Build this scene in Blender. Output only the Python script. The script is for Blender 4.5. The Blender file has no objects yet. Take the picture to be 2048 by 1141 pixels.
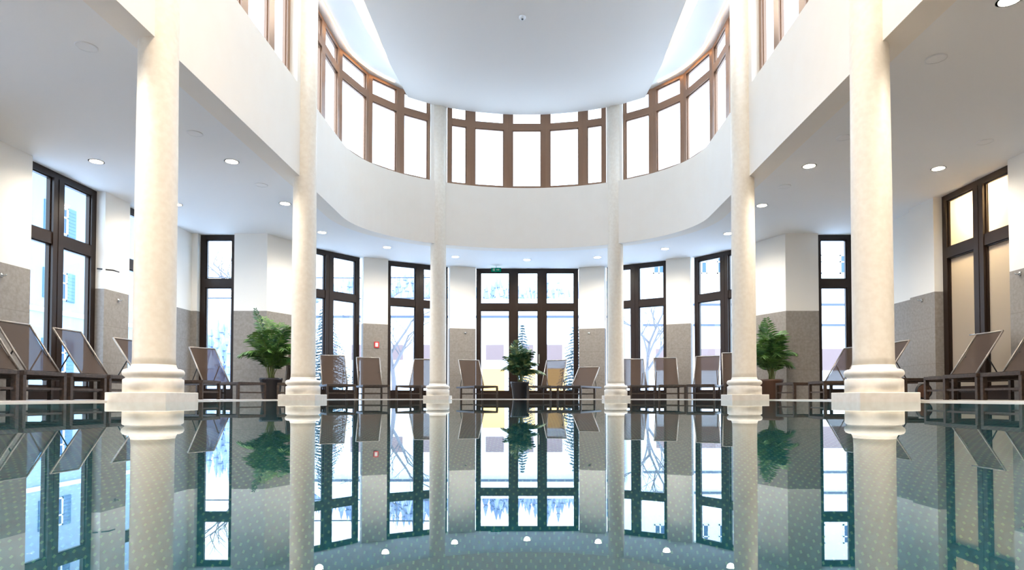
import bpy, bmesh, math, random
from math import sin, cos, pi, radians, sqrt, atan2
from mathutils import Vector, Matrix
SC = bpy.context.scene
COL = SC.collection
R = random.Random(7)

# ------------------------------------------------------------------ camera
F_PX, HOR, PITCH = 1250.0, 796.3, 1.4
cam = bpy.data.cameras.new('camera'); camo = bpy.data.objects.new('camera', cam); COL.objects.link(camo)
camo.location = (0, 0, 0.026); camo.rotation_euler = (radians(90 + PITCH), 0, 0)
cam.sensor_fit = 'HORIZONTAL'; cam.sensor_width = 36; cam.lens = F_PX / 2048 * 36
CY = HOR - F_PX * math.tan(radians(PITCH))
cam.shift_x = -(1062 - 1024) / 2048; cam.shift_y = (CY - 570.5) / 2048
cam.clip_start = 0.01; cam.clip_end = 600
SC.camera = camo
# ------------------------------------------------------------------ sky, exposure
W = bpy.data.worlds.new('overcast'); SC.world = W; W.use_nodes = True
nt = W.node_tree; bg = nt.nodes['Background']
SKY = 3.1
tc = nt.nodes.new('ShaderNodeTexCoord'); sep = nt.nodes.new('ShaderNodeSeparateXYZ'); cr = nt.nodes.new('ShaderNodeValToRGB')
nt.links.new(tc.outputs['Generated'], sep.inputs[0]); nt.links.new(sep.outputs['Z'], cr.inputs[0]); nt.links.new(cr.outputs[0], bg.inputs[0])
cr.color_ramp.elements[0].position = 0.0; cr.color_ramp.elements[0].color = (0.74, 0.87, 1.0, 1)
cr.color_ramp.elements[1].position = 0.7; cr.color_ramp.elements[1].color = (0.56, 0.74, 1.0, 1)
bg.inputs[1].default_value = SKY
SC.view_settings.view_transform = 'Standard'; SC.view_settings.look = 'None'
SC.view_settings.exposure = 1.18; SC.view_settings.gamma = 1; SC.view_settings.use_curve_mapping = False
cy = SC.cycles
cy.use_denoising = True; cy.max_bounces = 12; cy.diffuse_bounces = 6; cy.glossy_bounces = 6
cy.transmission_bounces = 8; cy.transparent_max_bounces = 24; cy.caustics_refractive = False; cy.caustics_reflective = False
cy.sample_clamp_indirect = 8

# ------------------------------------------------------------------ helpers
X0 = -0.1
def MX(s, x): return X0 + s * x

def new_mat(name, color=(.8, .8, .8), rough=.5, metal=0, spec=.5):
    m = bpy.data.materials.new(name); m.use_nodes = True
    b = m.node_tree.nodes['Principled BSDF']
    b.inputs['Base Color'].default_value = (*color, 1); b.inputs['Roughness'].default_value = rough
    b.inputs['Metallic'].default_value = metal; b.inputs['Specular IOR Level'].default_value = spec
    return m
def N(m, t): return m.node_tree.nodes.new(t)
def LK(m, a, b): m.node_tree.links.new(a, b)
def noisy(m, c1, c2, scale=8, detail=4, bump=0, lo=.35, hi=.65):
    b = m.node_tree.nodes['Principled BSDF']
    g = N(m, 'ShaderNodeNewGeometry'); n = N(m, 'ShaderNodeTexNoise'); r = N(m, 'ShaderNodeValToRGB')
    n.inputs['Scale'].default_value = scale; n.inputs['Detail'].default_value = detail
    LK(m, g.outputs['Position'], n.inputs['Vector']); LK(m, n.outputs['Fac'], r.inputs[0]); LK(m, r.outputs[0], b.inputs['Base Color'])
    r.color_ramp.elements[0].position = lo; r.color_ramp.elements[0].color = (*c1, 1)
    r.color_ramp.elements[1].position = hi; r.color_ramp.elements[1].color = (*c2, 1)
    if bump:
        bp = N(m, 'ShaderNodeBump'); bp.inputs['Strength'].default_value = bump; bp.inputs['Distance'].default_value = .01
        LK(m, n.outputs['Fac'], bp.inputs['Height']); LK(m, bp.outputs[0], b.inputs['Normal'])
    return n
def emit(name, c, s):
    m = bpy.data.materials.new(name); m.use_nodes = True; t = m.node_tree; t.nodes.clear()
    e = t.nodes.new('ShaderNodeEmission'); o = t.nodes.new('ShaderNodeOutputMaterial')
    e.inputs[0].default_value = (*c, 1); e.inputs[1].default_value = s; t.links.new(e.outputs[0], o.inputs[0]); return m

M = {}
M['plaster'] = new_mat('plaster', (.86, .84, .80), .7); noisy(M['plaster'], (.91, .85, .76), (.92, .865, .78), 3)
M['ceil'] = new_mat('ceiling_paint', (.90, .90, .89), .75)
M['ceilc'] = new_mat('ceiling_panel_paint', (.76, .70, .63), .8)
M['column'] = new_mat('cream_limestone', (.86, .80, .70), .45); noisy(M['column'], (.83, .755, .64), (.885, .82, .71), 18, 8)
M['lime'] = new_mat('plinth_limestone', (.88, .83, .75), .5); noisy(M['lime'], (.84, .79, .71), (.9, .86, .79), 16, 5)
M['coping'] = new_mat('pool_edge_stone', (.88, .86, .82), .35)
M['deck'] = new_mat('deck_stone', (.16, .15, .14), .35); noisy(M['deck'], (.27, .25, .225), (.36, .33, .30), 14, 6)
M['frame'] = new_mat('dark_bronze_frame', (.022, .012, .008), .3, 0, .35)
M['bronze'] = new_mat('bronze_frame', (.29, .17, .105), .32, .35, .6)
M['wood'] = new_mat('lounger_wood', (.055, .036, .026), .45); noisy(M['wood'], (.03, .018, .012), (.06, .037, .025), 30, 3)
M['alu'] = new_mat('side_rail_metal', (.36, .32, .28), .4, .6)
M['pot'] = new_mat('glazed_pot', (.02, .017, .02), .25); M['soil'] = new_mat('soil', (.03, .02, .012), .9)
M['potbrown'] = new_mat('brown_pot', (.10, .045, .025), .45)
M['leaf'] = new_mat('palm_leaf', (.05, .13, .03), .45); noisy(M['leaf'], (.02, .075, .02), (.12, .24, .05), 6, 2)
M['leaf2'] = new_mat('variegated_leaf', (.05, .13, .03), .45); noisy(M['leaf2'], (.015, .075, .03), (.36, .42, .16), 9, 2, lo=.5, hi=.72)
M['stem'] = new_mat('palm_stem', (.14, .17, .05), .6)
M['white'] = new_mat('white_enamel', (.85, .85, .84), .4)
M['chrome'] = new_mat('satin_metal', (.6, .6, .6), .25, 1)
M['corr'] = new_mat('brown_corridor_paint', (.13, .11, .10), .8); M['red'] = new_mat('red_sign', (.7, .03, .03), .4)
M['dark'] = new_mat('black_plastic', (.015, .015, .015), .4)
M['snow'] = new_mat('snow', (.9, .93, .97), .8); noisy(M['snow'], (.84, .88, .95), (.93, .95, .97), 1.2)
M['facade'] = new_mat('pale_render', (.30, .39, .47), .8); M['fwhite'] = new_mat('white_render', (.9, .9, .9), .8)
M['extwin'] = new_mat('house_window_glass', (.04, .10, .20), .15); M['shutter'] = new_mat('blue_grey_shutter', (.10, .19, .30), .7)
M['pinkwin'] = new_mat('curtained_window', (.20, .13, .12), .5)
M['fir'] = new_mat('fir_needles', (.06, .11, .12), .8); noisy(M['fir'], (.04, .08, .09), (.55, .62, .68), 5, 3, lo=.5, hi=.8)
M['bark'] = new_mat('bark', (.20, .19, .20), .9); M['forest'] = new_mat('hazy_snowy_forest', (.3, .36, .48), .9)
noisy(M['forest'], (.26, .33, .5), (.75, .8, .88), .25, 3, lo=.45, hi=.75)  # blue base has distance haze put into it, pale patches are snow
M['cable'] = new_mat('cable', (.08, .1, .14), .6)
M['lit'] = emit('warm_lit_window', (1.0, .62, .22), 1.6)
M['lamp'] = emit('lamp_face', (1.0, .86, .62), 30)
M['uwlamp'] = emit('underwater_lamp_face', (.75, .95, 1.0), 4)
M['cove'] = emit('cove_light', (1.0, .94, .84), 5)
M['strip'] = emit('warm_led_strip', (1.0, .52, .18), 3.5)
M['exit'] = emit('exit_sign_green', (.0, .16, .10), .35); M['exitw'] = emit('exit_sign_white', (.7, 1, .85), .12)

# wall: plaster above a stone dado with joints (split at 1.87 m)
def wall_material():
    m = new_mat('wall_plaster_over_stone_dado', rough=.6); b = m.node_tree.nodes['Principled BSDF']
    g = N(m, 'ShaderNodeNewGeometry'); s = N(m, 'ShaderNodeSeparateXYZ'); LK(m, g.outputs['Position'], s.inputs[0])
    n = N(m, 'ShaderNodeTexNoise'); n.inputs['Scale'].default_value = 22; n.inputs['Detail'].default_value = 6
    LK(m, g.outputs['Position'], n.inputs['Vector'])
    r = N(m, 'ShaderNodeValToRGB'); r.color_ramp.elements[0].position = .3; r.color_ramp.elements[1].position = .7
    r.color_ramp.elements[0].color = (.235, .21, .185, 1); r.color_ramp.elements[1].color = (.31, .28, .25, 1); LK(m, n.outputs['Fac'], r.inputs[0])
    def cmp(z0, w):
        c = N(m, 'ShaderNodeMath'); c.operation = 'COMPARE'; c.inputs[1].default_value = z0; c.inputs[2].default_value = w
        LK(m, s.outputs['Z'], c.inputs[0]); return c
    j1 = cmp(1.25, .004); j2 = cmp(.62, .004)
    a = N(m, 'ShaderNodeMath'); a.operation = 'MAXIMUM'; LK(m, j1.outputs[0], a.inputs[0]); LK(m, j2.outputs[0], a.inputs[1])
    mx = N(m, 'ShaderNodeMix'); mx.data_type = 'RGBA'; LK(m, a.outputs[0], mx.inputs['Factor']); LK(m, r.outputs[0], mx.inputs['A']); mx.inputs['B'].default_value = (.21, .185, .165, 1)
    lt = N(m, 'ShaderNodeMath'); lt.operation = 'GREATER_THAN'; lt.inputs[1].default_value = 1.87; LK(m, s.outputs['Z'], lt.inputs[0])
    m2 = N(m, 'ShaderNodeMix'); m2.data_type = 'RGBA'; LK(m, lt.outputs[0], m2.inputs['Factor']); LK(m, mx.outputs['Result'], m2.inputs['A'])
    m2.inputs['B'].default_value = (.88, .85, .79, 1); LK(m, m2.outputs['Result'], b.inputs['Base Color'])
    return m
M['wall'] = wall_material()

def glass_material():
    m = bpy.data.materials.new('window_glass'); m.use_nodes = True; t = m.node_tree; t.nodes.clear()
    o = t.nodes.new('ShaderNodeOutputMaterial'); mx = t.nodes.new('ShaderNodeMixShader'); tr = t.nodes.new('ShaderNodeBsdfTransparent')
    gl = t.nodes.new('ShaderNodeBsdfGlossy'); fr = t.nodes.new('ShaderNodeFresnel')
    gm = t.nodes.new('ShaderNodeNewGeometry'); mr = t.nodes.new('ShaderNodeMapRange'); mr.inputs['To Min'].default_value = 1.45; mr.inputs['To Max'].default_value = 1/1.45
    t.links.new(gm.outputs['Backfacing'], mr.inputs['Value']); t.links.new(mr.outputs['Result'], fr.inputs[0]); gl.inputs['Roughness'].default_value = .0; tr.inputs[0].default_value = (.93, .97, 1, 1)
    t.links.new(fr.outputs[0], mx.inputs[0]); t.links.new(tr.outputs[0], mx.inputs[1]); t.links.new(gl.outputs[0], mx.inputs[2]); t.links.new(mx.outputs[0], o.inputs[0])
    return m
M['glass'] = glass_material()
def frosted():
    m = bpy.data.materials.new('frosted_glass'); m.use_nodes = True; t = m.node_tree; t.nodes.clear()
    o = t.nodes.new('ShaderNodeOutputMaterial'); mx = t.nodes.new('ShaderNodeMixShader'); tr = t.nodes.new('ShaderNodeBsdfTranslucent')
    d = t.nodes.new('ShaderNodeBsdfDiffuse'); mx.inputs[0].default_value = .4
    tr.inputs[0].default_value = (.95, .9, .82, 1); d.inputs[0].default_value = (.62, .57, .5, 1)
    t.links.new(tr.outputs[0], mx.inputs[1]); t.links.new(d.outputs[0], mx.inputs[2]); t.links.new(mx.outputs[0], o.inputs[0]); return m
M['frost'] = frosted()
def textile():
    m = new_mat('woven_taupe_textile', (.055, .034, .023), .7, 0, .2); t = m.node_tree; b = t.nodes['Principled BSDF']; o = t.nodes['Material Output']
    mx = t.nodes.new('ShaderNodeMixShader'); tr = t.nodes.new('ShaderNodeBsdfTransparent'); mx.inputs[0].default_value = .10
    t.links.new(b.outputs[0], mx.inputs[1]); t.links.new(tr.outputs[0], mx.inputs[2]); t.links.new(mx.outputs[0], o.inputs[0])
    w = N(m, 'ShaderNodeTexWave'); w.inputs['Scale'].default_value = 60; w.inputs['Distortion'].default_value = 1
    tcn = N(m, 'ShaderNodeTexCoord'); LK(m, tcn.outputs['Object'], w.inputs['Vector'])
    bp = N(m, 'ShaderNodeBump'); bp.inputs['Strength'].default_value = .15; LK(m, w.outputs['Fac'], bp.inputs['Height']); LK(m, bp.outputs[0], b.inputs['Normal'])
    return m
M['textile'] = textile()
def water():
    m = bpy.data.materials.new('pool_water'); m.use_nodes = True; t = m.node_tree; t.nodes.clear()
    o = t.nodes.new('ShaderNodeOutputMaterial'); mx = t.nodes.new('ShaderNodeMixShader'); rf = t.nodes.new('ShaderNodeBsdfRefraction')
    gl = t.nodes.new('ShaderNodeBsdfGlossy'); fr = t.nodes.new('ShaderNodeFresnel'); fr.inputs[0].default_value = 1.33
    rf.inputs['IOR'].default_value = 1.33; rf.inputs['Roughness'].default_value = 0; gl.inputs['Roughness'].default_value = 0
    rf.inputs[0].default_value = (.80, .97, .98, 1); gl.inputs[0].default_value = (.97, 1, 1, 1)
    t.links.new(fr.outputs[0], mx.inputs[0]); t.links.new(rf.outputs[0], mx.inputs[1]); t.links.new(gl.outputs[0], mx.inputs[2]); t.links.new(mx.outputs[0], o.inputs[0])
    g = t.nodes.new('ShaderNodeNewGeometry'); n = t.nodes.new('ShaderNodeTexNoise'); n.inputs['Scale'].default_value = 1.2; n.inputs['Detail'].default_value = 1
    bp = t.nodes.new('ShaderNodeBump'); bp.inputs['Strength'].default_value = .02; bp.inputs['Distance'].default_value = .004
    t.links.new(g.outputs['Position'], n.inputs['Vector']); t.links.new(n.outputs['Fac'], bp.inputs['Height'])
    for s in (rf, gl): t.links.new(bp.outputs[0], s.inputs['Normal'])
    return m
M['water'] = water()
def mosaic():
    m = new_mat('teal_mosaic_with_light_dots', rough=.4); b = m.node_tree.nodes['Principled BSDF']
    g = N(m, 'ShaderNodeNewGeometry'); s = N(m, 'ShaderNodeSeparateXYZ'); LK(m, g.outputs['Position'], s.inputs[0])
    P_ = .024
    def mth(op, a, bb=None, c=None):
        k = N(m, 'ShaderNodeMath'); k.operation = op
        for i, v in enumerate((a, bb, c)):
            if v is None: continue
            if isinstance(v, (int, float)): k.inputs[i].default_value = v
            else: LK(m, v, k.inputs[i])
        return k.outputs[0]
    yz = mth('ADD', s.outputs['Y'], s.outputs['Z'])
    def dots(ox, oy):
        u = mth('FRACT', mth('ADD', mth('DIVIDE', s.outputs['X'], P_), ox)); v = mth('FRACT', mth('ADD', mth('DIVIDE', yz, P_), oy))
        a = mth('COMPARE', u, .5, .10); c = mth('COMPARE', v, .5, .14); return mth('MULTIPLY', a, c)
    d = mth('MAXIMUM', dots(0, 0), dots(.5, .5))
    n = N(m, 'ShaderNodeTexNoise'); n.inputs['Scale'].default_value = 60; LK(m, g.outputs['Position'], n.inputs['Vector'])
    r = N(m, 'ShaderNodeValToRGB'); r.color_ramp.elements[0].position = .35; r.color_ramp.elements[1].position = .65
    r.color_ramp.elements[0].color = (.02, .20, .25, 1); r.color_ramp.elements[1].color = (.04, .30, .34, 1); LK(m, n.outputs['Fac'], r.inputs[0])
    mx = N(m, 'ShaderNodeMix'); mx.data_type = 'RGBA'; LK(m, d, mx.inputs['Factor']); LK(m, r.outputs[0], mx.inputs['A']); mx.inputs['B'].default_value = (.24, .62, .42, 1)
    LK(m, mx.outputs['Result'], b.inputs['Base Color']); return m
M['mosaic'] = mosaic()

class MB:
    def __init__(s): s.v = []; s.f = []; s.m = []; s.s = []
    def face(s, idx, mi=0, sm=False): s.f.append(tuple(idx)); s.m.append(mi); s.s.append(sm)
    def add(s, vs, fs, mi=0, sm=False):
        o = len(s.v); s.v += [tuple(v) for v in vs]
        for f in fs: s.face([o + i for i in f], mi, sm)
        return s
    def box(s, x0, x1, y0, y1, z0, z1, mi=0, mat=None):
        vs = [Vector(p) for p in ((x0,y0,z0),(x1,y0,z0),(x1,y1,z0),(x0,y1,z0),(x0,y0,z1),(x1,y0,z1),(x1,y1,z1),(x0,y1,z1))]
        if mat: vs = [mat @ v for v in vs]
        return s.add(vs, [(0,3,2,1),(4,5,6,7),(0,1,5,4),(1,2,6,5),(2,3,7,6),(3,0,4,7)], mi)
    def prism(s, pts, z0, z1, mi=0):          # pts: ccw polygon in xy
        n = len(pts)
        a = sum(pts[i][0]*pts[(i+1)%n][1]-pts[(i+1)%n][0]*pts[i][1] for i in range(n))
        if a < 0: pts = pts[::-1]
        vs = [(x,y,z0) for x,y in pts] + [(x,y,z1) for x,y in pts]
        fs = [tuple(range(n-1,-1,-1)), tuple(range(n,2*n))] + [(i,(i+1)%n,n+(i+1)%n,n+i) for i in range(n)]
        return s.add(vs, fs, mi)
    def lathe(s, prof, seg=48, c=(0,0), mi=0, cap=True):
        vs = []; n = len(prof)
        for r, z in prof:
            for k in range(seg):
                a = 2*pi*k/seg; vs.append((c[0]+r*cos(a), c[1]+r*sin(a), z))
        fs = [(j*seg+k, j*seg+(k+1)%seg, (j+1)*seg+(k+1)%seg, (j+1)*seg+k) for j in range(n-1) for k in range(seg)]
        s.add(vs, fs, mi, True); o = len(s.v)-len(vs)
        if cap:
            s.face([o+k for k in range(seg-1,-1,-1)], mi); s.face([o+(n-1)*seg+k for k in range(seg)], mi)
        return s
    def tube(s, pts, r, seg=8, mi=0, r1=None):
        pts = [Vector(p) for p in pts]; n = len(pts); vs = []
        for i, p in enumerate(pts):
            t = (pts[min(i+1,n-1)]-pts[max(i-1,0)]).normalized()
            u = t.cross(Vector((0,0,1)));
            if u.length < .05: u = t.cross(Vector((0,1,0)))
            u.normalize(); w = u.cross(t)
            rr = r if r1 is None else r+(r1-r)*i/(n-1)
            for k in range(seg):
                a = 2*pi*k/seg; vs.append(p+u*cos(a)*rr+w*sin(a)*rr)
        fs = [(j*seg+k,(j+1)*seg+k,(j+1)*seg+(k+1)%seg,j*seg+(k+1)%seg) for j in range(n-1) for k in range(seg)]
        o = len(s.v); s.add(vs, fs, mi, True); s.face([o+k for k in range(seg)], mi); s.face([o+(n-1)*seg+k for k in range(seg-1,-1,-1)], mi)
        return s
    def build(s, name, mats, parent=None, loc=None, rz=0, bevel=0):
        me = bpy.data.meshes.new(name); me.from_pydata(s.v, [], s.f); me.update()
        for m in (mats if isinstance(mats, (list, tuple)) else [mats]): me.materials.append(M[m] if isinstance(m, str) else m)
        me.polygons.foreach_set('material_index', s.m); me.polygons.foreach_set('use_smooth', s.s)
        o = bpy.data.objects.new(name, me); COL.objects.link(o)
        if parent: o.parent = parent
        if loc: o.location = loc
        o.rotation_euler[2] = rz
        if bevel:
            b = o.modifiers.new('bevel', 'BEVEL'); b.width = bevel; b.segments = 2; b.limit_method = 'ANGLE'
        return o
def tag(o, label=None, cat=None, group=None, kind=None):
    if label: o['label'] = label
    if cat: o['category'] = cat
    if group: o['group'] = group
    if kind: o['kind'] = kind
    return o
def empty(name, loc=(0,0,0), rz=0, **k):
    o = bpy.data.objects.new(name, None); COL.objects.link(o); o.location = loc; o.rotation_euler[2] = rz
    o.empty_display_size = .1; return tag(o, **k)
def copy_tree(o, parent=None):
    c = o.copy(); COL.objects.link(c); c.parent = parent
    for ch in list(o.children): copy_tree(ch, c)
    return c
def ring_slab(name, outer, inner, z0, z1, mat, mat_in=None):
    """slab between two loops, vertical faces on both loops"""
    bm = bmesh.new(); E = []
    for loop in (outer, inner):
        vs = [bm.verts.new((x, y, z0)) for x, y in loop]
        E += [bm.edges.new((vs[i], vs[(i+1) % len(vs)])) for i in range(len(vs))]
    bmesh.ops.triangle_fill(bm, use_beauty=True, edges=E, normal=(0,0,1))
    r = bmesh.ops.extrude_face_region(bm, geom=bm.faces[:])
    bmesh.ops.translate(bm, verts=[v for v in r['geom'] if isinstance(v, bmesh.types.BMVert)], vec=(0,0,z1-z0))
    bmesh.ops.recalc_face_normals(bm, faces=bm.faces[:])
    me = bpy.data.meshes.new(name); bm.to_mesh(me); bm.free(); me.materials.append(M[mat])
    o = bpy.data.objects.new(name, me); COL.objects.link(o); o['kind'] = 'structure'; return o

# ------------------------------------------------------------------ plan
A_, B_, YC, YN = 3.54, 2.6, 11.95, -6.0
def oval(o=0, n=28, yn=YN):
    pts = [(A_+o, yn), (A_+o, 3), (A_+o, 8), (A_+o, YC)] + [((A_+o)*cos(pi/2*i/n), YC+(B_+o)*sin(pi/2*i/n)) for i in range(1, n+1)]
    return pts                      # right half, ends on the axis
def edge(o=0, n=28):                # pool edge, a little outside the column line
    a, b = A_+.32+o, B_+.05+o
    return [(a, YN), (a, 3), (a, 8), (a, YC)] + [(a*cos(pi/2*i/n), YC+b*sin(pi/2*i/n)) for i in range(1, n+1)]
def full(half):                     # mirrored closed loop in world coordinates
    r = [(MX(1, x), y) for x, y in half]; l = [(MX(-1, x), y) for x, y in half if x > 1e-6]
    return r + l[::-1]
WALL = [(7.1, YN), (7.1, 13.2), (5.5, 13.2), (5.12, 14.05), (4.05, 15.42), (3.5, 15.68), (2.05, 16.5), (1.38, 16.68), (0, 16.68)]
def off(p0, p1, d):                 # outward offset (away from room centre) of a segment
    x0, y0 = p0; x1, y1 = p1; nx, ny = (y1-y0), -(x1-x0); l = sqrt(nx*nx+ny*ny); nx /= l; ny /= l
    mx, my = (x0+x1)/2, (y0+y1)/2
    if nx*mx + ny*(my-8) < 0: nx, ny = -nx, -ny
    return (x0+nx*d, y0+ny*d), (x1+nx*d, y1+ny*d)
HC = 3.52
# exterior ground, floor, pool
WOUT = [(7.35, YN-.3), (7.35, 13.5), (5.75, 13.5), (5.4, 14.15), (4.2, 15.7), (3.6, 16.0), (2.15, 16.8), (1.45, 16.98), (0, 16.98)]
ring_slab('ground', [(-220, -120), (220, -120), (220, 300), (-220, 300)], full(WOUT), -.25, -.06, 'snow')
ring_slab('floor', full(WOUT), full(edge(.12)), -.25, 0, 'deck')
ring_slab('trim_1', full(edge(.12)), full(edge(0.0)), -.25, .001, 'coping')
pool = full(edge(.01))
m = MB(); n = len(pool)
m.add([(x, y, -1.35) for x, y in pool], [tuple(range(n))])
m.build('floor_pool', 'mosaic')['kind'] = 'structure'
m = MB(); m.add([(x, y, -.02) for x, y in pool] + [(x, y, -1.35) for x, y in pool], [(i, (i+1) % n, n+(i+1) % n, n+i) for i in range(n)])
m.build('wall_pool', 'mosaic')['kind'] = 'structure'
m = MB(); m.add([(x, y, -.012) for x, y in pool], [tuple(range(n))])
tag(m.build('pool_water', 'water'), 'still clear water filling the teal mosaic pool', 'water', kind='stuff')
# aisle ceiling and the drum above it
ring_slab('ceiling', full(WOUT), full(oval(.30)), HC, HC+.3, 'ceil')
ring_slab('wall_drum', full(oval(.30)), full(oval(0)), HC, 4.95, 'plaster')
ring_slab('wall_clerestory', full(oval(.32)), full(oval(0)), 6.92, 7.5, 'plaster')
# side ceiling ring and lowered central panel
ring = [(3.2, YN), (3.2, 3), (3.2, 8), (3.02, 10), (2.99, 10.7), (2.97, 11.6), (2.89, 12.2), (2.70, 12.8), (2.2, 13.3), (1.4, 13.6), (0, 13.7)]
ring_slab('ceiling', full(oval(-.005)), full(ring), 6.92, 7.02, 'ceil')
pan = [(2.70, YN), (2.70, 8), (2.70, 11.4), (2.71, 12.3)] + [(x, y) for x, y in oval(-.02) if x < 2.70]
pan = full(pan)
m = MB(); m.prism(pan, 6.68, 6.74); o = m.build('ceiling_panel', 'ceilc'); o['kind'] = 'structure'
m = MB(); m.prism(full([(3.9, YN-.3), (3.9, 12.3), (2.9, 14.2), (0, 15)]), 7.5, 7.6); o = m.build('ceiling', 'ceil'); o['kind'] = 'structure'
for s in (-1, 1):
    m = MB(); xs = sorted((MX(s, 2.3), MX(s, 2.62)))
    m.box(xs[0], xs[1], -5.5, 12.6, 7.3, 7.33)
    tag(m.build('cove_light', 'cove'), 'bright light cove seen through the %s crescent slot in the upper ceiling' % ('left' if s < 0 else 'right'), 'cove light', 'crescent light coves')
# warm strips over the clerestory heads
for s in (-1, 1):
    pts = oval(-.03)[:-1]; m = MB()
    outp = oval(-.01)[:-1]
    k = [i for i in range(len(pts)) if pts[i][0] > 2.75]
    for i in k[:-1]:
        q = [pts[i], outp[i], outp[i+1], pts[i+1]]
        m.prism([(MX(s, x), y) for x, y in q], 6.9, 6.915)
    tag(m.build('light_strip', 'strip'), 'warm light strip running above the %s clerestory windows' % ('left' if s < 0 else 'right'), 'light strip', 'warm strips above the clerestory')
# near wall behind the camera
m = MB(); m.box(MX(1, -7.5), MX(1, 7.5), YN-.3, YN, -1.4, 7.6); m.build('wall_near', 'wall')['kind'] = 'structure'

# ------------------------------------------------------------------ walls of the aisle
def wall(name, s, p0, p1, d=.3, z0=0, z1=HC):
    q0, q1 = off(p0, p1, d); m = MB(); m.prism([(MX(s, x), y) for x, y in (p0, p1, q1, q0)], z0, z1)
    o = m.build(name, 'wall'); o['kind'] = 'structure'; return o
PORTALS = []
def portal(c, n, w, h):
    l = bpy.data.lights.new('sky_portal', 'AREA'); l.shape = 'RECTANGLE'; l.size = w; l.size_y = h; l.cycles.is_portal = True
    o = bpy.data.objects.new('sky_portal', l); COL.objects.link(o); o.location = c
    o.rotation_euler = Vector(n).to_track_quat('-Z', 'Y').to_euler()
    PORTALS.append(o)
WN = [0]
def window(s, p0, p1, z0, z1, cols, transoms, jamb=.11, mull=.22, top=.1, bot=.2, tr=.18, depth=.1, inset=.15, mat='frame', glass='glass', kind='window', port=True, segs=None):
    """window between plan points; cols = mullion centres as fractions; child frame + pane"""
    WN[0] += 1
    root = empty('%s_%d' % (kind, WN[0])); root['kind'] = 'structure'
    q0, q1 = off(p0, p1, inset) if inset else (p0, p1)
    a = Vector((MX(s, q0[0]), q0[1], 0)); b = Vector((MX(s, q1[0]), q1[1], 0)); L = (b-a).length
    u = (b-a)/L; nrm = Vector((u.y, -u.x, 0))
    cen = Vector((X0, 8, 0));
    if nrm.dot((a+b)/2-cen) < 0: nrm = -nrm
    root.location = a
    T = Matrix(((u.x, nrm.x, 0), (u.y, nrm.y, 0), (0, 0, 1))).to_4x4()
    m = MB()
    def bx(x0, x1, y0, y1, za, zb):
        m.box(x0, x1, y0, y1, za, zb, 0, T)
    bx(0, jamb, 0, depth, z0, z1); bx(L-jamb, L, 0, depth, z0, z1); bx(jamb, L-jamb, 0, depth, z1-top, z1); bx(jamb, L-jamb, 0, depth, z0, z0+bot)
    edges = [jamb]
    for c in cols:
        bx(c*L-mull/2, c*L+mull/2, -.015, depth, z0+bot, z1-top); edges += [c*L-mull/2, c*L+mull/2]
        bx(c*L-.012, c*L+.012, -.022, -.015, z0+bot, z1-top)
    edges.append(L-jamb)
    for t in transoms:
        for i in range(0, len(edges), 2): bx(edges[i], edges[i+1], 0, depth, t-tr/2, t+tr/2)
    # slim inner sash beads round every pane
    zs = [z0+bot] + [v for t in transoms for v in (t-tr/2, t+tr/2)] + [z1-top]
    for i in range(0, len(edges), 2):
        for j in range(0, len(zs), 2):
            xa, xb, za, zb = edges[i], edges[i+1], zs[j], zs[j+1]
            w = .02
            for q in ((xa, xa+w, za, zb), (xb-w, xb, za, zb), (xa+w, xb-w, za, za+w), (xa+w, xb-w, zb-w, zb)):
                bx(q[0], q[1], .03, depth-.01, q[2], q[3])
    m.build('door_frame' if kind == 'door' else 'window_frame', mat, root)
    g = MB()
    for i in range(0, len(edges), 2):
        for j in range(0, len(zs), 2):
            xa, xb, za, zb = edges[i]+.01, edges[i+1]-.01, zs[j]+.01, zs[j+1]-.01
            P = [T @ Vector(p) for p in ((xa, depth*.6, za), (xb, depth*.6, za), (xb, depth*.6, zb), (xa, depth*.6, zb))]
            g.add(P, [(0, 1, 2, 3)])
    g.build('pane', glass, root)
    if port:
        c = (a+b)/2 + nrm*(depth+.06) + Vector((0, 0, (z0+z1)/2)); portal(c, -nrm, L, z1-z0)
    return root, T

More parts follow.
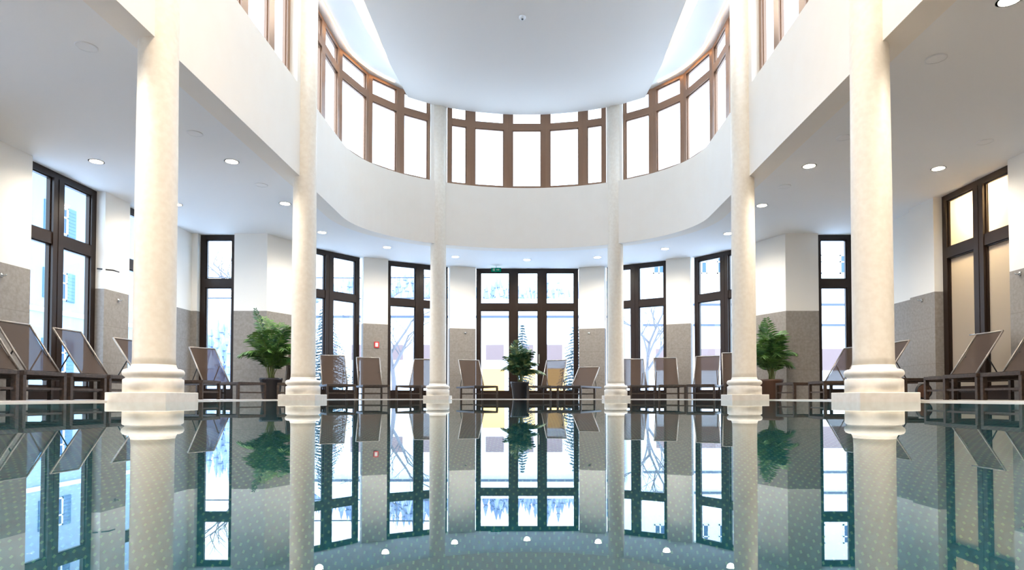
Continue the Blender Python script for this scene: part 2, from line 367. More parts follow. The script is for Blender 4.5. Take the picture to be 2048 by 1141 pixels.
ZT = 2.48
for s in (-1, 1):
    side = 'left' if s < 0 else 'right'; nm = 'wall_' + side
    if s < 0:
        ys = [(YN, -3.0), (-1.4, .8), (2.4, 4.4), (6.0, 8.95), (10.5, 11.15), (12.65, 13.2)]
        for a, b in ys: wall(nm, s, (7.1, a), (7.1, b))
        for a, b in ((-3.0, -1.4), (.8, 2.4), (4.4, 6.0), (8.95, 10.5), (11.15, 12.65)):
            window(s, (7.1, a), (7.1, b), 0, HC, [.45], [ZT])
    else:
        wall(nm, s, (7.1, YN), (7.1, 9.1)); wall(nm, s, (7.1, 10.8), (7.1, 11.5)); wall(nm, s, (7.22, 11.5), (7.22, 13.2), .2)
    # recessed single window in the stepped back wall
    window(s, (6.2, 13.2), (6.98, 13.2), 0, HC, [], [ZT], inset=.12)
    wall('wall_far', s, (6.98, 13.2), (7.4, 13.2), .3)
    wall('wall_far', s, (5.5, 13.2), (6.2, 13.2), .3)
    wall('wall_far', s, (5.5, 13.2), (5.12, 14.05), .3)
    window(s, (5.12, 14.05), (4.05, 15.42), 0, HC, [.5], [ZT])
    wall('wall_far', s, (4.05, 15.42), (3.5, 15.68), .3)
    window(s, (3.5, 15.68), (2.05, 16.5), 0, HC, [.53], [ZT])
    wall('wall_far', s, (2.05, 16.5), (1.38, 16.68), .3)
    # clerestory bays and the wall piers between them
    CZ0, CZ1, CT = 4.96, 6.9, 6.43
    bay = [(3.66, 6.5), (3.66, 7.25), (3.66, 8.1), (3.66, 8.95), (3.66, 9.62)]
    def bayw(pts, port=True):
        for i in range(len(pts)-1):
            first, last = i == 0, i == len(pts)-2
            L = sqrt((pts[i][0]-pts[i+1][0])**2+(pts[i][1]-pts[i+1][1])**2)
            window(s, pts[i], pts[i+1], CZ0, CZ1, [], [CT], jamb=.095, mull=.1, top=.06, bot=.05, tr=.15, depth=.08, inset=0, mat='bronze', port=False)
        q0, q1 = pts[0], pts[-1]
        for i in range(len(pts)-1):
            a = Vector((MX(s, pts[i][0]), pts[i][1], 0)); b = Vector((MX(s, pts[i+1][0]), pts[i+1][1], 0))
            u = (b-a).normalized(); nn = Vector((u.y, -u.x, 0))
            if nn.dot((a+b)/2-Vector((X0, 8, 0))) < 0: nn = -nn
            portal((a+b)/2+nn*.14+Vector((0, 0, 6.06)), -nn, (b-a).length, 2.0)
    bayw(bay)
    bayw([(3.66, 10.28), (3.66, 11.2), (3.65, 12.1), (3.33, 13.08), (2.80, 13.71), (2.17, 14.15)])
    for y0, y1 in ((2.7, 5.8), (-1.1, 2.0), (-4.9, -1.8)):
        bayw([(3.66, y0+(y1-y0)*k/3) for k in range(4)])
    def pier(p0, p1):
        q0, q1 = off(p0, p1, .28); m = MB(); m.prism([(MX(s, x), y) for x, y in (p0, p1, q1, q0)], 4.95, 6.92); o = m.build('wall_clerestory', 'plaster'); o['kind'] = 'structure'
    for y0, y1 in ((9.62, 10.28), (5.8, 6.5), (2.0, 2.7), (-1.8, -1.1), (-6.0, -4.9)): pier((3.54, y0), (3.54, y1))
    pier((2.17, 14.04), (1.83, 14.18))
# centre clerestory bay
cp = [(1.83, 14.28), (1.31, 14.46), (.44, 14.62)]
for s in (-1, 1):
    for i in range(2):
        window(s, cp[i], cp[i+1], CZ0, CZ1, [], [CT], jamb=.1, top=.06, bot=.05, tr=.15, depth=.08, inset=0, mat='bronze', port=False)
window(1, (.44, 14.62), (-.44, 14.62), CZ0, CZ1, [], [CT], jamb=.1, top=.06, bot=.05, tr=.15, depth=.08, inset=0, mat='bronze', port=False)
portal((X0, 14.8, 6.06), (0, -1, 0), 3.6, 2.0)
# centre glazed door, two wide leaves round a narrow one
rt, T = window(1, (1.38, 16.68), (-1.38, 16.68), 0, HC, [.355, .635], [ZT], kind='door')
m = MB(); m.box(1.05, 1.08, -.07, -.05, .95, 1.2, 0, T); m.box(1.05, 1.08, -.05, 0, 1.0, 1.02, 0, T); m.box(1.05, 1.08, -.05, 0, 1.13, 1.15, 0, T); m.build('door_handle', 'chrome', rt)
# frosted door on the right with a lit corridor behind
rt, T = window(1, (7.1, 9.1), (7.1, 10.8), 0, HC, [.48], [2.52], kind='door', glass='frost', port=False)
m = MB(); m.tube([T @ Vector(p) for p in ((.86, -.015, 1.04), (.86, -.06, 1.04), (.98, -.06, 1.04))], .01); m.build('door_handle', 'chrome', rt)
m = MB()
xa, xb = MX(1, 7.36), MX(1, 9.2)
m.add([(xa, 8.8, 0), (xb, 8.8, 0), (xb, 11.1, 0), (xa, 11.1, 0), (xa, 8.8, 3.6), (xb, 8.8, 3.6), (xb, 11.1, 3.6), (xa, 11.1, 3.6)], [(0, 1, 2, 3), (7, 6, 5, 4), (0, 4, 5, 1), (1, 5, 6, 2), (2, 6, 7, 3)])
m.build('wall_corridor', 'corr')['kind'] = 'structure'
def light(name, typ, loc, e, c, **k):
    l = bpy.data.lights.new(name, typ); l.energy = e; l.color = c
    for a, b in k.items(): setattr(l, a, b)
    o = bpy.data.objects.new(name, l); COL.objects.link(o); o.location = loc; return o
light('corridor_lamp', 'POINT', (MX(1, 7.68), 9.95, 3.25), 75, (1, .72, .38), shadow_soft_size=.12)

# ------------------------------------------------------------------ columns
def make_column(x, y, label, k=1.0):
    root = empty('column', (x, y, 0), label=label, cat='column', group='cream limestone columns round the pool')
    h = .287
    m = MB(); m.box(-h, h, -h, h, -1.34, .078); m.build('plinth', 'lime', root, bevel=.006)
    m = MB()
    pr = [(.262, .078), (.262, .20), (.255, .208), (.24, .215), (.238, .225), (.246, .232), (.262, .245), (.268, .262), (.266, .28), (.255, .298), (.235, .307), (.205, .311), (.196, .33), (.19, .35)]
    m.lathe(pr, 64); m.build('base', 'lime', root)
    m = MB()
    sh = [(.19, .35), (.186, .42), (.185, 1.2), (.183, 2.2), (.178, 3.2), (.177, 3.6), (.176, 6.9)]
    m.lathe(sh, 64); m.build('shaft', 'column', root)
    return root
make_column(-3.70, 6.13, 'thick cream column nearest the camera on the left side of the pool')
make_column(-3.62, 9.93, 'cream column on the left beside the palm in the dark pot')
make_column(-2.12, 14.22, 'slim looking far cream column left of the centre door')
make_column(1.93, 14.22, 'slim looking far cream column right of the centre door')
make_column(3.39, 9.93, 'cream column on the right beside the palm in the brown pot')
make_column(3.40, 6.20, 'thick cream column nearest the camera on the right side of the pool')

# ------------------------------------------------------------------ ceiling fittings
def downlight(x, y, label, power=105, c=(1, .91, .80)):
    root = empty('downlight', (x, y, HC), label=label, cat='ceiling light', group='round recessed downlights')
    m = MB(); m.lathe([(.105, -.004), (.105, 0), (.085, 0), (.085, -.006)], 24, cap=False); m.build('trim_ring', 'white', root)
    m = MB(); m.lathe([(.085, -.002), (.0, -.002)], 24, cap=False); m.build('lens', 'lamp', root)
    o = light('downlight_lamp', 'SPOT', (x, y, HC-.02), power, c, spot_size=radians(160), spot_blend=1, shadow_soft_size=.08)
DL = [(-6.42, 9.15, 'round downlight near the left window, left of the nearest left column'), (-4.42, 9.15, 'round downlight just right of the nearest left column'),
 (-6.4, 11.2, 'small round downlight half hidden behind the nearest left column'), (-4.42, 11.15, 'round downlight touching the left side of the second left column'),
 (-4.41, 13.11, 'round downlight just right of the second left column'), (-3.34, 14.42, 'round downlight midway between the second left and far left columns'),
 (-1.87, 15.39, 'round downlight just right of the far left column'), (-.1, 15.73, 'round downlight over the centre door'),
 (1.65, 15.45, 'round downlight just left of the far right column'), (3.14, 14.56, 'round downlight between the far right and second right columns'),
 (4.19, 13.2, 'round downlight touching the left edge of the second right column'), (4.19, 11.26, 'round downlight just right of the second right column'),
 (4.19, 9.33, 'round downlight just left of the nearest right column'), (6.2, 9.43, 'round downlight in front of the frosted glass door'),
 (4.2, 5.4, 'round downlight cut by the top edge in the upper right corner')]
for d in DL: downlight(*d)
light('aisle_lamp', 'SPOT', (-4.42, 5.3, HC-.02), 125, (1, .91, .80), spot_size=radians(160), spot_blend=1, shadow_soft_size=.08)
for i, (x, y) in enumerate([(-1.7, 5.0), (1.5, 5.0), (-1.7, 1.6), (1.5, 1.6), (-1.7, -2.0), (1.5, -2.0)]):  # unseen fill lamps, added to warm the drum wall and columns
    root = empty('downlight', (x, y, 6.68), label='added unseen fill downlight in the upper ceiling, %s pair, %s one' % (('first', 'second', 'third')[i//2], ('left', 'right')[i % 2]), cat='ceiling light', group='added upper ceiling fill lights')
    m = MB(); m.lathe([(.12, -.004), (.12, 0), (.1, 0), (.1, -.006)], 24, cap=False); m.build('trim_ring', 'white', root)
    m = MB(); m.lathe([(.1, -.002), (.0, -.002)], 24, cap=False); m.build('lens', 'lamp', root)
    light('downlight_lamp', 'SPOT', (x, y, 6.66), 290, (1, .80, .58), spot_size=radians(165), spot_blend=1, shadow_soft_size=.1)
for s in (-1, 1):
    for y in (3.4, 1.4, -.6, -2.6, -4.6):
        light('aisle_lamp', 'SPOT', (MX(s, 4.3), y, HC-.02), 125, (1, .91, .80), spot_size=radians(160), spot_blend=1, shadow_soft_size=.08)
SP = [(-4.42, 6.13, 'flush ceiling speaker left of the nearest left column, largest of its row'), (-4.44, 8.17, 'flush ceiling speaker right of the nearest left column'), (-4.42, 10.17, 'small flush ceiling speaker before the second left column'),
 (4.17, 6.35, 'flush ceiling speaker right of the nearest right column'), (4.2, 8.3, 'flush ceiling speaker left of the nearest right column'), (6.19, 8.44, 'flush ceiling speaker in front of the frosted door'), (4.19, 10.24, 'small flush ceiling speaker beside the second right column')]
for x, y, lb in SP:
    root = empty('ceiling_speaker', (x, y, HC), label=lb, cat='ceiling speaker', group='flush ceiling speakers')
    m = MB(); m.lathe([(.10, 0), (.10, -.008), (.088, -.008)], 24, cap=False); m.build('trim_ring', 'white', root)
    m = MB(); m.lathe([(.088, -.006), (0, -.006)], 24, cap=False); m.build('grille', 'ceil', root)
root = empty('smoke_detector', (-.15, 10.75, 6.68), label='small round smoke detector on the grey upper ceiling', cat='smoke detector')
m = MB(); m.lathe([(.06, 0), (.06, -.02), (.045, -.035), (.0, -.04)], 20, cap=False); m.build('housing', 'white', root)
m = MB(); m.lathe([(.02, -.04), (.018, -.05), (0, -.05)], 12, cap=False); m.build('sensor', 'dark', root)

# exit sign, fire sign, hooks
root = empty('exit_sign', (-.92, 16.45, 3.41), label='small green emergency exit sign hanging at the ceiling above the centre door', cat='exit sign')
m = MB(); m.box(-.13, .13, -.02, .02, -.05, .05); m.build('sign_box', 'exit', root)
m = MB(); m.box(-.09, -.035, -.023, -.02, -.03, .03); m.prism([(0, 0), (.001, 0), (.001, .001)], 0, .001)
m.add([(.0, -.023, .012), (.05, -.023, .012), (.05, -.023, .03), (.095, -.023, 0), (.05, -.023, -.03), (.05, -.023, -.012), (.0, -.023, -.012)], [(0, 6, 5, 1), (2, 1, 5, 4, 3)]); m.build('pictogram', 'exitw', root)
m = MB(); m.box(-.01, .01, -.005, .005, .05, .11); m.build('hanger', 'white', root)
nd = Vector((15.68-15.42, 0, 0))
def on_wall(name, loc, ang, **k): return empty(name, loc, ang, **k)
# pier between windows 3 and 4 on the left: from (-4.15,15.42) to (-3.6,15.68)
ang = atan2(.26, .55)
root = empty('fire_alarm_sign', (-3.85, 15.555, 1.35), ang, label='small red and white fire alarm sign on the grey stone pier', cat='sign')
m = MB(); m.box(-.06, .06, -.012, -.002, -.075, .075); m.build('sign_border', 'red', root)
m = MB(); m.box(-.035, .035, -.015, -.012, -.05, .05); m.build('sign_face', 'white', root)
HK = [(-7.2, 10.85, 1.72, -pi/2, 'left wall hook beside the nearest left column'), (-7.2, 8.45, 1.69, -pi/2, 'left wall hook at the left edge above the loungers'),
      (7.0, 11.15, 1.77, pi/2, 'hook on the right wall between column and frosted door'), (7.0, 8.9, 1.80, pi/2, 'hook at the far right edge of the right wall'),
      (-1.75, 16.62, 1.75, radians(15), 'hook on the stone pier left of the centre door'), (1.55, 16.62, 1.75, radians(-15), 'hook on the stone pier right of the centre door')]
for x, y, z, a, lb in HK:
    root = empty('wall_hook', (x, y, z), {-pi/2: pi/2, pi/2: -pi/2}.get(a, a), label='small metal ' + lb, cat='hook', group='towel hooks on the stone dado')
    m = MB(); m.lathe([(.02, -.03), (.022, 0), (.02, .03)], 12); m.build('back_plate', 'chrome', root)
    m = MB(); m.tube([(0, -.01, 0), (0, -.06, -.01), (0, -.08, .015)], .007); m.tube([(-.05, -.03, .01), (0, -.03, 0), (.05, -.03, .01)], .006); m.build('hook_arm', 'chrome', root)
# casement stay on the near left window
m = MB(); m.tube([(-7.3, 10.46, 2.2), (-7.12, 10.6, 2.2), (-7.12, 10.75, 2.2)], .012)
tag(m.build('window_stay', 'dark'), 'thin dark window stay bar beside the near left window', 'window stay')

# ------------------------------------------------------------------ loungers
def make_lounger(back=radians(57), W=.56, BL=.815, wheel=False):
    """origin on the floor under the centre of the backrest top; foot points along +x"""
    h = .31; hx = BL*cos(back); fx = hx+1.02; rx = -.12        # hinge x, foot x, rear x
    root = empty('sun_lounger')
    w = W/2
    m = MB(); t = .026
    for s in (-1, 1): m.box(rx, fx, s*w-t/2, s*w+t/2, h-.045, h)
    m.box(fx-t, fx, -w, w, h-.045, h-.002); m.box(rx, rx+t, -w, w, h-.045, h-.002); m.box(hx-.02, hx+.01, -w, w, h-.045, h-.015)
    m.build('seat_frame', 'wood', root, bevel=.003)
    for (x, s) in ((fx-.03, -1), (fx-.03, 1), (hx-.16, -1), (hx-.16, 1)):
        m = MB(); m.box(x-.025, x+.025, s*w-.022, s*w+.022, 0, h-.045); m.build('leg', 'wood', root, bevel=.003)
    for x in (fx-.03, hx-.16):
        m = MB(); m.box(x-.012, x+.012, -w+.022, w-.022, .11, .135); m.build('stretcher', 'wood', root)
    m = MB(); n = 10
    for i in range(n):
        xa = hx+(fx-.02-hx)*i/n; xb = hx+(fx-.02-hx)*(i+1)/n
        sg = lambda u: h+.004-.018*sin(pi*u)
        m.add([(xa, -w+.01, sg(i/n)), (xb, -w+.01, sg((i+1)/n)), (xb, w-.01, sg((i+1)/n)), (xa, w-.01, sg(i/n))], [(0, 1, 2, 3)], 0, True)
    m.build('seat', 'textile', root)
    up = Vector((-cos(back), 0, sin(back)))
    m = MB()
    for s in (-1, 1): m.tube([Vector((hx, s*(w-.01), h)), Vector((hx, s*(w-.01), h))+up*BL], .013, 8)
    m.tube([Vector((hx, -w+.01, h))+up*BL, Vector((hx, w-.01, h))+up*BL], .013, 8)
    m.build('back_frame', 'alu', root)
    m = MB(); nn = Vector((sin(back), 0, cos(back)))
    for i in range(n):
        pa = Vector((hx, 0, h))+up*BL*i/n - nn*.02*sin(pi*i/n); pb = Vector((hx, 0, h))+up*BL*(i+1)/n - nn*.02*sin(pi*(i+1)/n)
        m.add([pa+Vector((0, -w+.015, 0)), pb+Vector((0, -w+.015, 0)), pb+Vector((0, w-.015, 0)), pa+Vector((0, w-.015, 0))], [(0, 1, 2, 3)], 0, True)
    m.build('backrest', 'textile', root)
    m = MB(); q = Vector((hx, 0, h))+up*BL*.5
    for s in (-1, 1): m.tube([q+Vector((-.01, s*(w-.06), 0)), Vector((max(rx+.03, q.x-.22), s*(w-.06), h-.02))], .009, 6)
    m.tube([(max(rx+.03, q.x-.22), -w+.03, h-.02), (max(rx+.03, q.x-.22), w-.03, h-.02)], .009, 6)
    m.build('back_prop', 'dark', root)
    if wheel:
        m = MB(); m.lathe([(.0, -.015), (.09, -.018), (.10, -.01), (.10, .01), (.09, .018), (0, .015)], 28, cap=False)
        for i, v in enumerate(m.v): m.v[i] = (v[0]+fx-.28, w+.03+v[2], v[1]+.12)
        o = m.build('wheel', 'potbrown', root)
        m = MB(); m.lathe([(.10, -.02), (.115, -.015), (.115, .015), (.10, .02)], 28, cap=False)
        for i, v in enumerate(m.v): m.v[i] = (v[0]+fx-.28, w+.03+v[2], v[1]+.12)
        m.build('tyre', 'dark', o)
    return root
P0 = make_lounger(); P_low = make_lounger(back=radians(38)); P_wheel = make_lounger(wheel=True)
used = set()
LG = 'taupe sun loungers set round the pool deck'
L_ = [ # top-of-back x, y, foot direction (deg), proto, label
 (-6.66, 6.05, 0, P0, 'leftmost sun lounger, cut off by the left edge of the frame'),
 (-6.66, 6.70, 0, P0, 'sun lounger on the left whose dark foot frame starts at the picture edge'),
 (-6.66, 7.36, 0, P0, 'second sun lounger from the left with a gold lit side rail'),
 (-6.66, 8.01, 0, P0, 'wide looking sun lounger before the left edge of the near left window'),
 (-6.62, 8.90, 0, P0, 'sun lounger with raised back before the centre of the near left window'),
 (-6.72, 10.30, 0, P0, 'sun lounger against the stone pier, half hidden by the nearest left column'),
 (-6.40, 12.15, -28, P0, 'bluish lit sun lounger in front of the narrow left back window'),
 (-4.85, 13.2, -75, P0, 'sun lounger mostly hidden behind the second left column'),
 (-4.55, 14.3, -65, P0, 'see-through sun lounger before the left window beside the second left column'),
 (-3.93, 15.05, -68, P0, 'sun lounger below the red fire alarm sign'),
 (-2.66, 15.65, -95, P0, 'sun lounger half hidden behind the far left column'),
 (-1.6, 16.03, -68, P0, 'sun lounger standing alone between far left column and centre door'),
 (0.66, 16.1, -109, P0, 'see-through sun lounger right of the centre potted plant'),
 (1.5, 16.1, -112, P_low, 'low reclined sun lounger left of the far right column'),
 (2.54, 15.6, -90, P0, 'see-through sun lounger just right of the far right column'),
 (3.25, 15.15, -96, P0, 'sun lounger in the middle of the bay right of the far right column'),
 (4.12, 14.55, -112, P0, 'sun lounger before the window left of the second right column'),
 (4.4, 13.45, -105, P0, 'sun lounger mostly hidden behind the second right column'),
 (6.20, 12.00, 190, P0, 'bluish sun lounger before the narrow right back window'),
 (6.36, 10.75, 180, P0, 'sun lounger just right of the nearest right column by the grey wall'),
 (6.80, 9.25, 180, P_wheel, 'sun lounger with a round wheel before the frosted door'),
 (6.80, 8.20, 180, P0, 'sun lounger at the right edge, casting a shadow on the stone wall'),
 (6.60, 7.50, 180, P0, 'sun lounger whose narrow foot frame stands right of the nearest right column'),
 (6.60, 6.85, 180, P0, 'sun lounger with dark foot frame under the frosted door handle'),
 (6.60, 6.20, 180, P0, 'rightmost sun lounger, its foot frame cut by the right edge'),
]
for x, y, a, p, lb in L_:
    o = p if p not in used else copy_tree(p); used.add(p)
    o.location = (x, y, 0); o.rotation_euler[2] = radians(a); tag(o, lb, 'sun lounger', LG)

# ------------------------------------------------------------------ plants
def palm(x, y, label, height, spread, nf, pot='pot', leaf='leaf', pr=.21, ph=.42, seed=1, name='potted_palm', square=False):
    r = random.Random(seed); root = empty(name, (x, y, 0), label=label, cat='potted plant')
    m = MB()
    if square: m.lathe([(pr*.95, 0), (pr, .02), (pr*1.05, ph), (pr*.93, ph), (pr*.92, ph-.04)], 4)
    else: m.lathe([(pr*.72, 0), (pr*.8, .02), (pr, ph-.05), (pr*1.04, ph-.04), (pr*1.04, ph), (pr*.93, ph), (pr*.92, ph-.04)], 32, cap=False)
    m.build('pot', pot, root)
    m = MB(); m.lathe([(pr*.93, ph-.045), (0, ph-.035)], 24, cap=False); m.build('soil', 'soil', root)
    st = MB(); lf = MB()
    for i in range(nf):
        az = 2*pi*i/nf*1.618*1.7+r.uniform(-.3, .3); k = (i+.5)/nf                 # k: 0 outer/low .. 1 inner/high
        L = (height-ph)*(.62+.45*k); out = spread*(1.0-.62*k)*r.uniform(.8, 1.15)
        base = Vector((r.uniform(-.05, .05), r.uniform(-.05, .05), ph-.03)); d = Vector((cos(az), sin(az), 0)); pts = []
        for j in range(13):
            t = j/12
            z = L*(t-.42*(1.15-k)*t*t*t*1.35); pts.append(base+d*out*(t**1.6)+Vector((0, 0, z)))
        st.tube(pts, .009, 5, r1=.002)
        side = Vector((-sin(az), cos(az), 0))
        for j in range(26):
            t = .26+.74*j/25; q = t*12; a = int(min(q, 11)); p = pts[a].lerp(pts[a+1], q-a); tan = (pts[min(a+1, 12)]-pts[a]).normalized()
            ll = .27*height/1.8*sin(pi*(.12+.83*(t-.2)/.8))+.05; wd = .013*height/1.8+.003
            for sg in (-1, 1):
                dr = (side*sg*1.0+tan*.75+Vector((0, 0, r.uniform(-.5, -.05)))).normalized()
                up = dr.cross(tan); up = up.normalized() if up.length > 1e-3 else Vector((0, 0, 1))
                bt = tan*wd
                mid = p+dr*ll*.5+Vector((0, 0, -.01)); tip = p+dr*ll+Vector((0, 0, -.05*ll/.25))
                lf.add([p-bt*.4, p+bt*.4, mid+bt+up*.002, tip, mid-bt-up*.002], [(0, 1, 2, 4), (4, 2, 3)], 0, False)
    st.build('stem', 'stem', root); lf.build('foliage', leaf, root)
    return root
palm(-5.2, 12.5, 'tall feathery palm in a black pot left of the second left column', 1.86, .62, 26, 'pot', seed=3)
palm(-.27, 15.35, 'bushy variegated plant in a dark pot before the centre door', 1.50, .55, 30, 'pot', 'leaf2', .22, .42, seed=5, name='potted_plant')
palm(4.9, 12.75, 'feathery palm in a brown pot right of the second right column', 1.72, .55, 22, 'potbrown', pr=.23, ph=.40, seed=9)

# ------------------------------------------------------------------ underwater lamps (in the near pool wall and side walls, below the frame)
k = 0
for s in (-1, 1):
    for y in (-3.0, .5, 4.0, 7.5, 11):
        root = empty('underwater_lamp', (MX(s, 3.83), y, -.65), s*pi/2, label='round underwater lamp in the %s pool wall, %s' % ('left' if s < 0 else 'right', ['nearest the near end', 'second from the near end', 'middle one', 'second from the far end', 'nearest the far end'][[-3.0, .5, 4.0, 7.5, 11].index(y)]), cat='pool lamp', group='underwater lamps')
        m = MB(); m.lathe([(0, 0), (.09, 0), (.12, .02)], 24, cap=False)
        for i, v in enumerate(m.v): m.v[i] = (v[0], v[2]*-1+.03, v[1])
        m.build('lamp_face', 'uwlamp', root)
        o = light('pool_lamp', 'AREA', (MX(s, 3.74), y, -.6), 25, (.80, .97, 1), shape='DISK', size=.35)
        o.rotation_euler = Vector((-s, 0, -.25)).to_track_quat('-Z', 'Y').to_euler()

# ------------------------------------------------------------------ outside
def house_window(root, x, y, z, w, h, axis, sh=True):
    """axis 'y' : facade in the xz plane facing -y ; axis 'x' : facade in the yz plane facing +x"""
    def put(m, a0, a1, z0, z1, d0, d1):
        if axis == 'y': m.box(x+a0, x+a1, y-d1, y-d0, z0, z1)
        else: m.box(x+d0, x+d1, y+a0, y+a1, z0, z1)
    m = MB(); t = .07
    for q in ((-w/2, -w/2+t, z, z+h), (w/2-t, w/2, z, z+h), (-w/2, w/2, z, z+t), (-w/2, w/2, z+h-t, z+h), (-t/2, t/2, z, z+h), (-w/2, w/2, z+h*.6, z+h*.6+t)): put(m, *q, 0, .08)
    f = m.build('window', 'fwhite', root); m = MB(); put(m, -w/2+t, w/2-t, z+t, z+h-t, .0, .03); m.build('pane', 'extwin', f)
    if sh:
        for sg in (-1, 1):
            m = MB(); a = sorted((sg*(w/2+.04), sg*(w/2+.55))); put(m, a[0], a[1], z-.03, z+h+.03, 0, .05)
            for i in range(8): put(m, a[0]+.05, a[1]-.05, z+h*i/8, z+h*i/8+.03, .05, .07)
            m.build('shutter', 'shutter', f)
def cornice(root, nm, b, mat): m = MB(); m.box(*b); m.build(nm, mat, root)
# pale house left
root = empty('house', (0, 0, 0), label='pale blue-white house with shutters outside the left windows', cat='house')
m = MB(); m.box(-34, -22, 14, 36, -.1, 10.2); m.build('wall', 'facade', root)
cornice(root, 'cornice', (-34.3, -21.5, 13.7, 36.3, 10.2, 10.6), 'fwhite'); cornice(root, 'band', (-34, -21.9, 14, 36, 3.9, 4.1), 'fwhite')
m = MB(); m.add([(-35, 13, 10.6), (-20.8, 13, 10.6), (-20.8, 37, 10.6), (-35, 37, 10.6), (-28, 16, 13.5), (-28, 34, 13.5)], [(0, 3, 2, 1), (0, 1, 4), (1, 2, 5, 4), (2, 3, 5), (3, 0, 4, 5)]); m.build('roof', 'shutter', root)
for zz in (4.6, 7.7):
    for i in range(6): house_window(root, -22, 17.0+3.0*i, zz, .85, 1.3, 'x')
for i in range(6): house_window(root, -22, 17.0+3.0*i, 1.2, .85, 1.5, 'x')
# long low hall opposite
root = empty('low_hall', (0, 0, 0), label='long low white building with snowy roof and yellow lit windows opposite the centre door', cat='building')
m = MB(); m.box(-16, 6.2, 45, 54, -.1, 5.8); m.build('wall', 'fwhite', root)
m = MB(); m.add([(-16.5, 44.5, 5.9), (6.5, 44.5, 5.9), (6.5, 54.5, 5.9), (-16.5, 54.5, 5.9), (-16.5, 49.5, 7.9), (6.5, 49.5, 7.9)], [(0, 1, 5, 4), (3, 4, 5, 2), (0, 4, 3), (1, 2, 5), (0, 3, 2, 1)]); m.build('roof', 'snow', root)
m = MB(); m.box(-16.5, 6.5, 44.4, 44.5, 5.72, 5.9); m.build('gutter', 'cable', root)
for i, x in enumerate([-14.4, -12.3, -9.6, -7.4, -5.0, -2.6, -.2, 1.6, 3.9]):
    w = 1.3 if i % 2 else .75
    m = MB(); m.box(x-w/2, x+w/2, 44.93, 45.0, 2.75, 3.85); m.build('window', 'pinkwin', root)
for x0, x1 in ((-3.5, -1.9), (1.2, 2.6), (-.7, .3)):
    m = MB(); m.box(x0, x1, 44.93, 45.0, .4, 2.1); m.build('shop_window', 'lit', root)
    m = MB(); m.box(x0-.15, x1+.15, 44.3, 45, 2.15, 2.25); m.build('canopy', 'snow', root)
# white house on the right
root = empty('house', (0, 0, 0), label='tall white house with small blue windows outside the right hand windows', cat='house')
m = MB(); m.box(6.9, 27, 38, 50, -.1, 14); m.build('wall', 'fwhite', root)
for zz in (7.6, 10.4):
    for x in (7.8, 10.4, 11.7, 13.6, 15.6, 17.4, 19.2, 21.2, 23.2): house_window(root, x, 38, zz, .7, 1.15, 'y', False)
for x in (8.3, 10.9, 13.5, 16.0, 18.4, 20.8): m = MB(); m.box(x-.7, x+.7, 37.93, 38, 1.7, 3.0); m.build('window', 'pinkwin', root)
for zz in (4.45, 5.7): cornice(root, 'ledge', (6.8, 27.1, 37.8, 38.0, zz-.06, zz+.06), 'cable')
m = MB(); m.box(6.6, 27.3, 37.6, 50.4, 14, 14.4); m.build('roof', 'snow', root)
# wooded hill
m = MB(); nx, ny = 60, 10; rr = random.Random(4)
def hillz(x, y): return -2+(y-90)*.36*(1-.12*sin(x*.03))*(.72+.28*cos((x-6)*.02))+1.2*sin(x*.11)
vs = [(-220+440*i/nx, 90+90*j/ny, hillz(-220+440*i/nx, 90+90*j/ny)) for j in range(ny+1) for i in range(nx+1)]
m.add(vs, [(j*(nx+1)+i, j*(nx+1)+i+1, (j+1)*(nx+1)+i+1, (j+1)*(nx+1)+i) for j in range(ny) for i in range(nx)], 0, True)
o = m.build('hill', 'snow'); o['kind'] = 'structure'
m = MB()
for i in range(1500):
    x = rr.uniform(-70, 60); y = rr.uniform(92, 172)
    if rr.random() > .35+.65*(sin(x*.21)*cos(y*.13+x*.05) > -.25): continue
    z = hillz(x, y); h = rr.uniform(4, 8); w = h*.17; o_ = len(m.v)
    for k in range(3):
        zb = z+h*(.08+.27*k); zt = z+h*(.55+.225*k); ww = w*(1-.25*k)
        m.add([(x+ww*cos(a*pi/3), y+ww*sin(a*pi/3), zb) for a in range(6)]+[(x, y, zt)], [(a, (a+1) % 6, 6) for a in range(6)])
tag(m.build('forest', 'forest'), 'haze tinted, snow dusted conifer forest covering the hill behind the buildings', 'forest', kind='stuff')
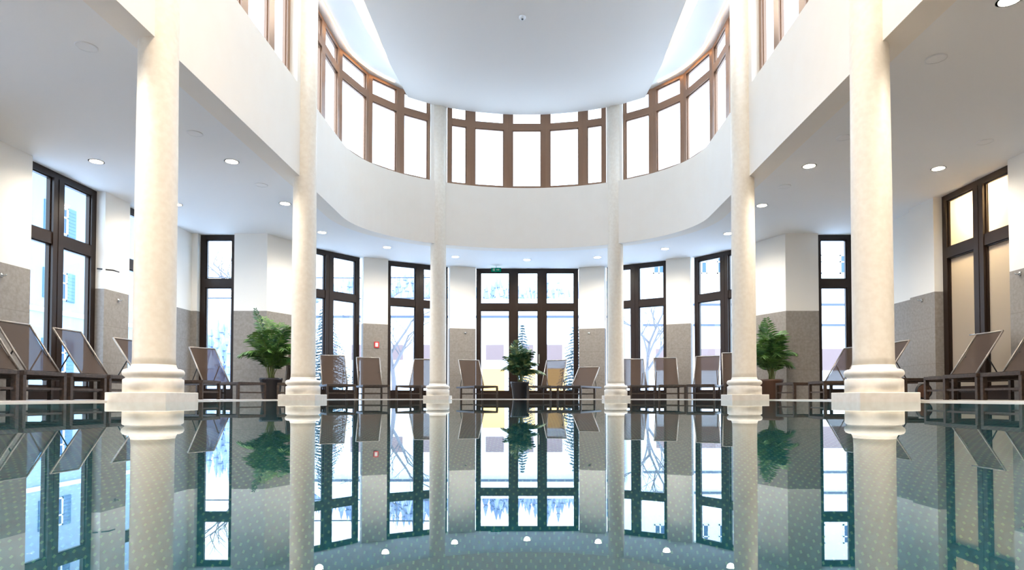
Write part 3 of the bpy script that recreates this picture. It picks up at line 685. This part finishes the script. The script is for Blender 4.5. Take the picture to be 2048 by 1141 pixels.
# fir trees close to the glass
def fir(x, y, h, w, label, seed):
    r = random.Random(seed); root = empty('fir_tree', (x, y, -.06), label=label, cat='tree', group='young fir trees outside')
    m = MB(); m.tube([(0, 0, 0), (0, 0, h*.5), (0, 0, h*.96)], .05, 7, r1=.01); m.build('trunk', 'bark', root)
    m = MB(); lv = int(h*9)
    for i in range(lv):
        t = i/lv; z = h*(.08+.9*t); rad = w*(1-t)**.85+.04
        nb = int(11-5*t)
        for k in range(nb):
            a = 2*pi*k/nb+r.random(); L = rad*r.uniform(.7, 1.15); d = Vector((cos(a), sin(a), 0)); sd = Vector((-sin(a), cos(a), 0))
            for q in range(7):
                u = .15+.85*q/6; p = Vector((0, 0, z))+d*L*u+Vector((0, 0, -.28*L*u*u+.05))
                for sg in (-1, 1):
                    e = p+(d*.6+sd*sg)*.20*L*(1.15-u)+Vector((0, 0, r.uniform(-.03, .02)))
                    m.add([p-d*.035, p+d*.035, e+Vector((0, 0, .01)), e-Vector((0, 0, .03))], [(0, 1, 2, 3)])
    m.build('needles', 'fir', root); return root
fir(1.55, 21.5, 2.75, .75, 'snowy blue-green fir tree outside the right pane of the centre door', 1)
fir(-.35, 25, 3.1, .6, 'slender fir tree outside behind the variegated potted plant', 2)
fir(-6.9, 21, 3.4, 1.0, 'broad fir tree outside the window right of the second left column', 3)
def bare_tree(x, y, h, label, seed, lean=0.0):
    r = random.Random(seed); root = empty('bare_tree', (x, y, -.06), label=label, cat='tree', group='leafless trees outside')
    tr = MB(); br = MB()
    def grow(p, d, L, rad, dep):
        pts = [p]; q = p; dd = d
        for i in range(4):
            dd = (dd+Vector((r.uniform(-.12, .12), r.uniform(-.12, .12), r.uniform(-.03, .1)))).normalized(); q = q+dd*L/4; pts.append(q)
        (tr if dep == 0 else br).tube(pts, rad, 6 if dep < 2 else 4, r1=rad*.6)
        if dep < 4:
            for k in range(3 if dep else 6):
                a = r.uniform(0, 2*pi); b = pts[r.randint(2, 4)] if dep else pts[min(4, 1+k//2+1)]
                nd_ = (dd*.75+Vector((cos(a), sin(a), r.uniform(-.1, .5)))*.75).normalized(); grow(b, nd_, L*r.uniform(.5, .72), rad*.5, dep+1)
    grow(Vector((0, 0, 0)), Vector((lean, 0, 1)), h*.5, h*.022, 0)
    tr.build('trunk', 'bark', root); br.build('branches', 'bark', root)
bare_tree(-9.3, 21.5, 5.6, 'bare leafless tree outside the narrow left back window', 11)
bare_tree(-4.6, 21.0, 4.2, 'bare young tree outside the window left of the far left column', 12)
bare_tree(4.5, 24.0, 4.4, 'faint bare tree outside the window right of the far right column', 14)
# cables
for z, y, lb in ((4.35, 27, 'lower dark cable spanning outside the windows'), (5.35, 27.5, 'upper dark cable spanning outside the windows')):
    m = MB(); m.tube([(-4.0, y, z), (-8.0, y, z-.02), (-12.0, y, z)]+[(-15.5, y, z)], .03, 5)
    for q in (-4.0, -15.5): m.tube([(q, y, -.06), (q, y, z+.15)], .05, 8)
    tag(m.build('overhead_cable', 'cable'), lb, 'cable', 'cables outside')
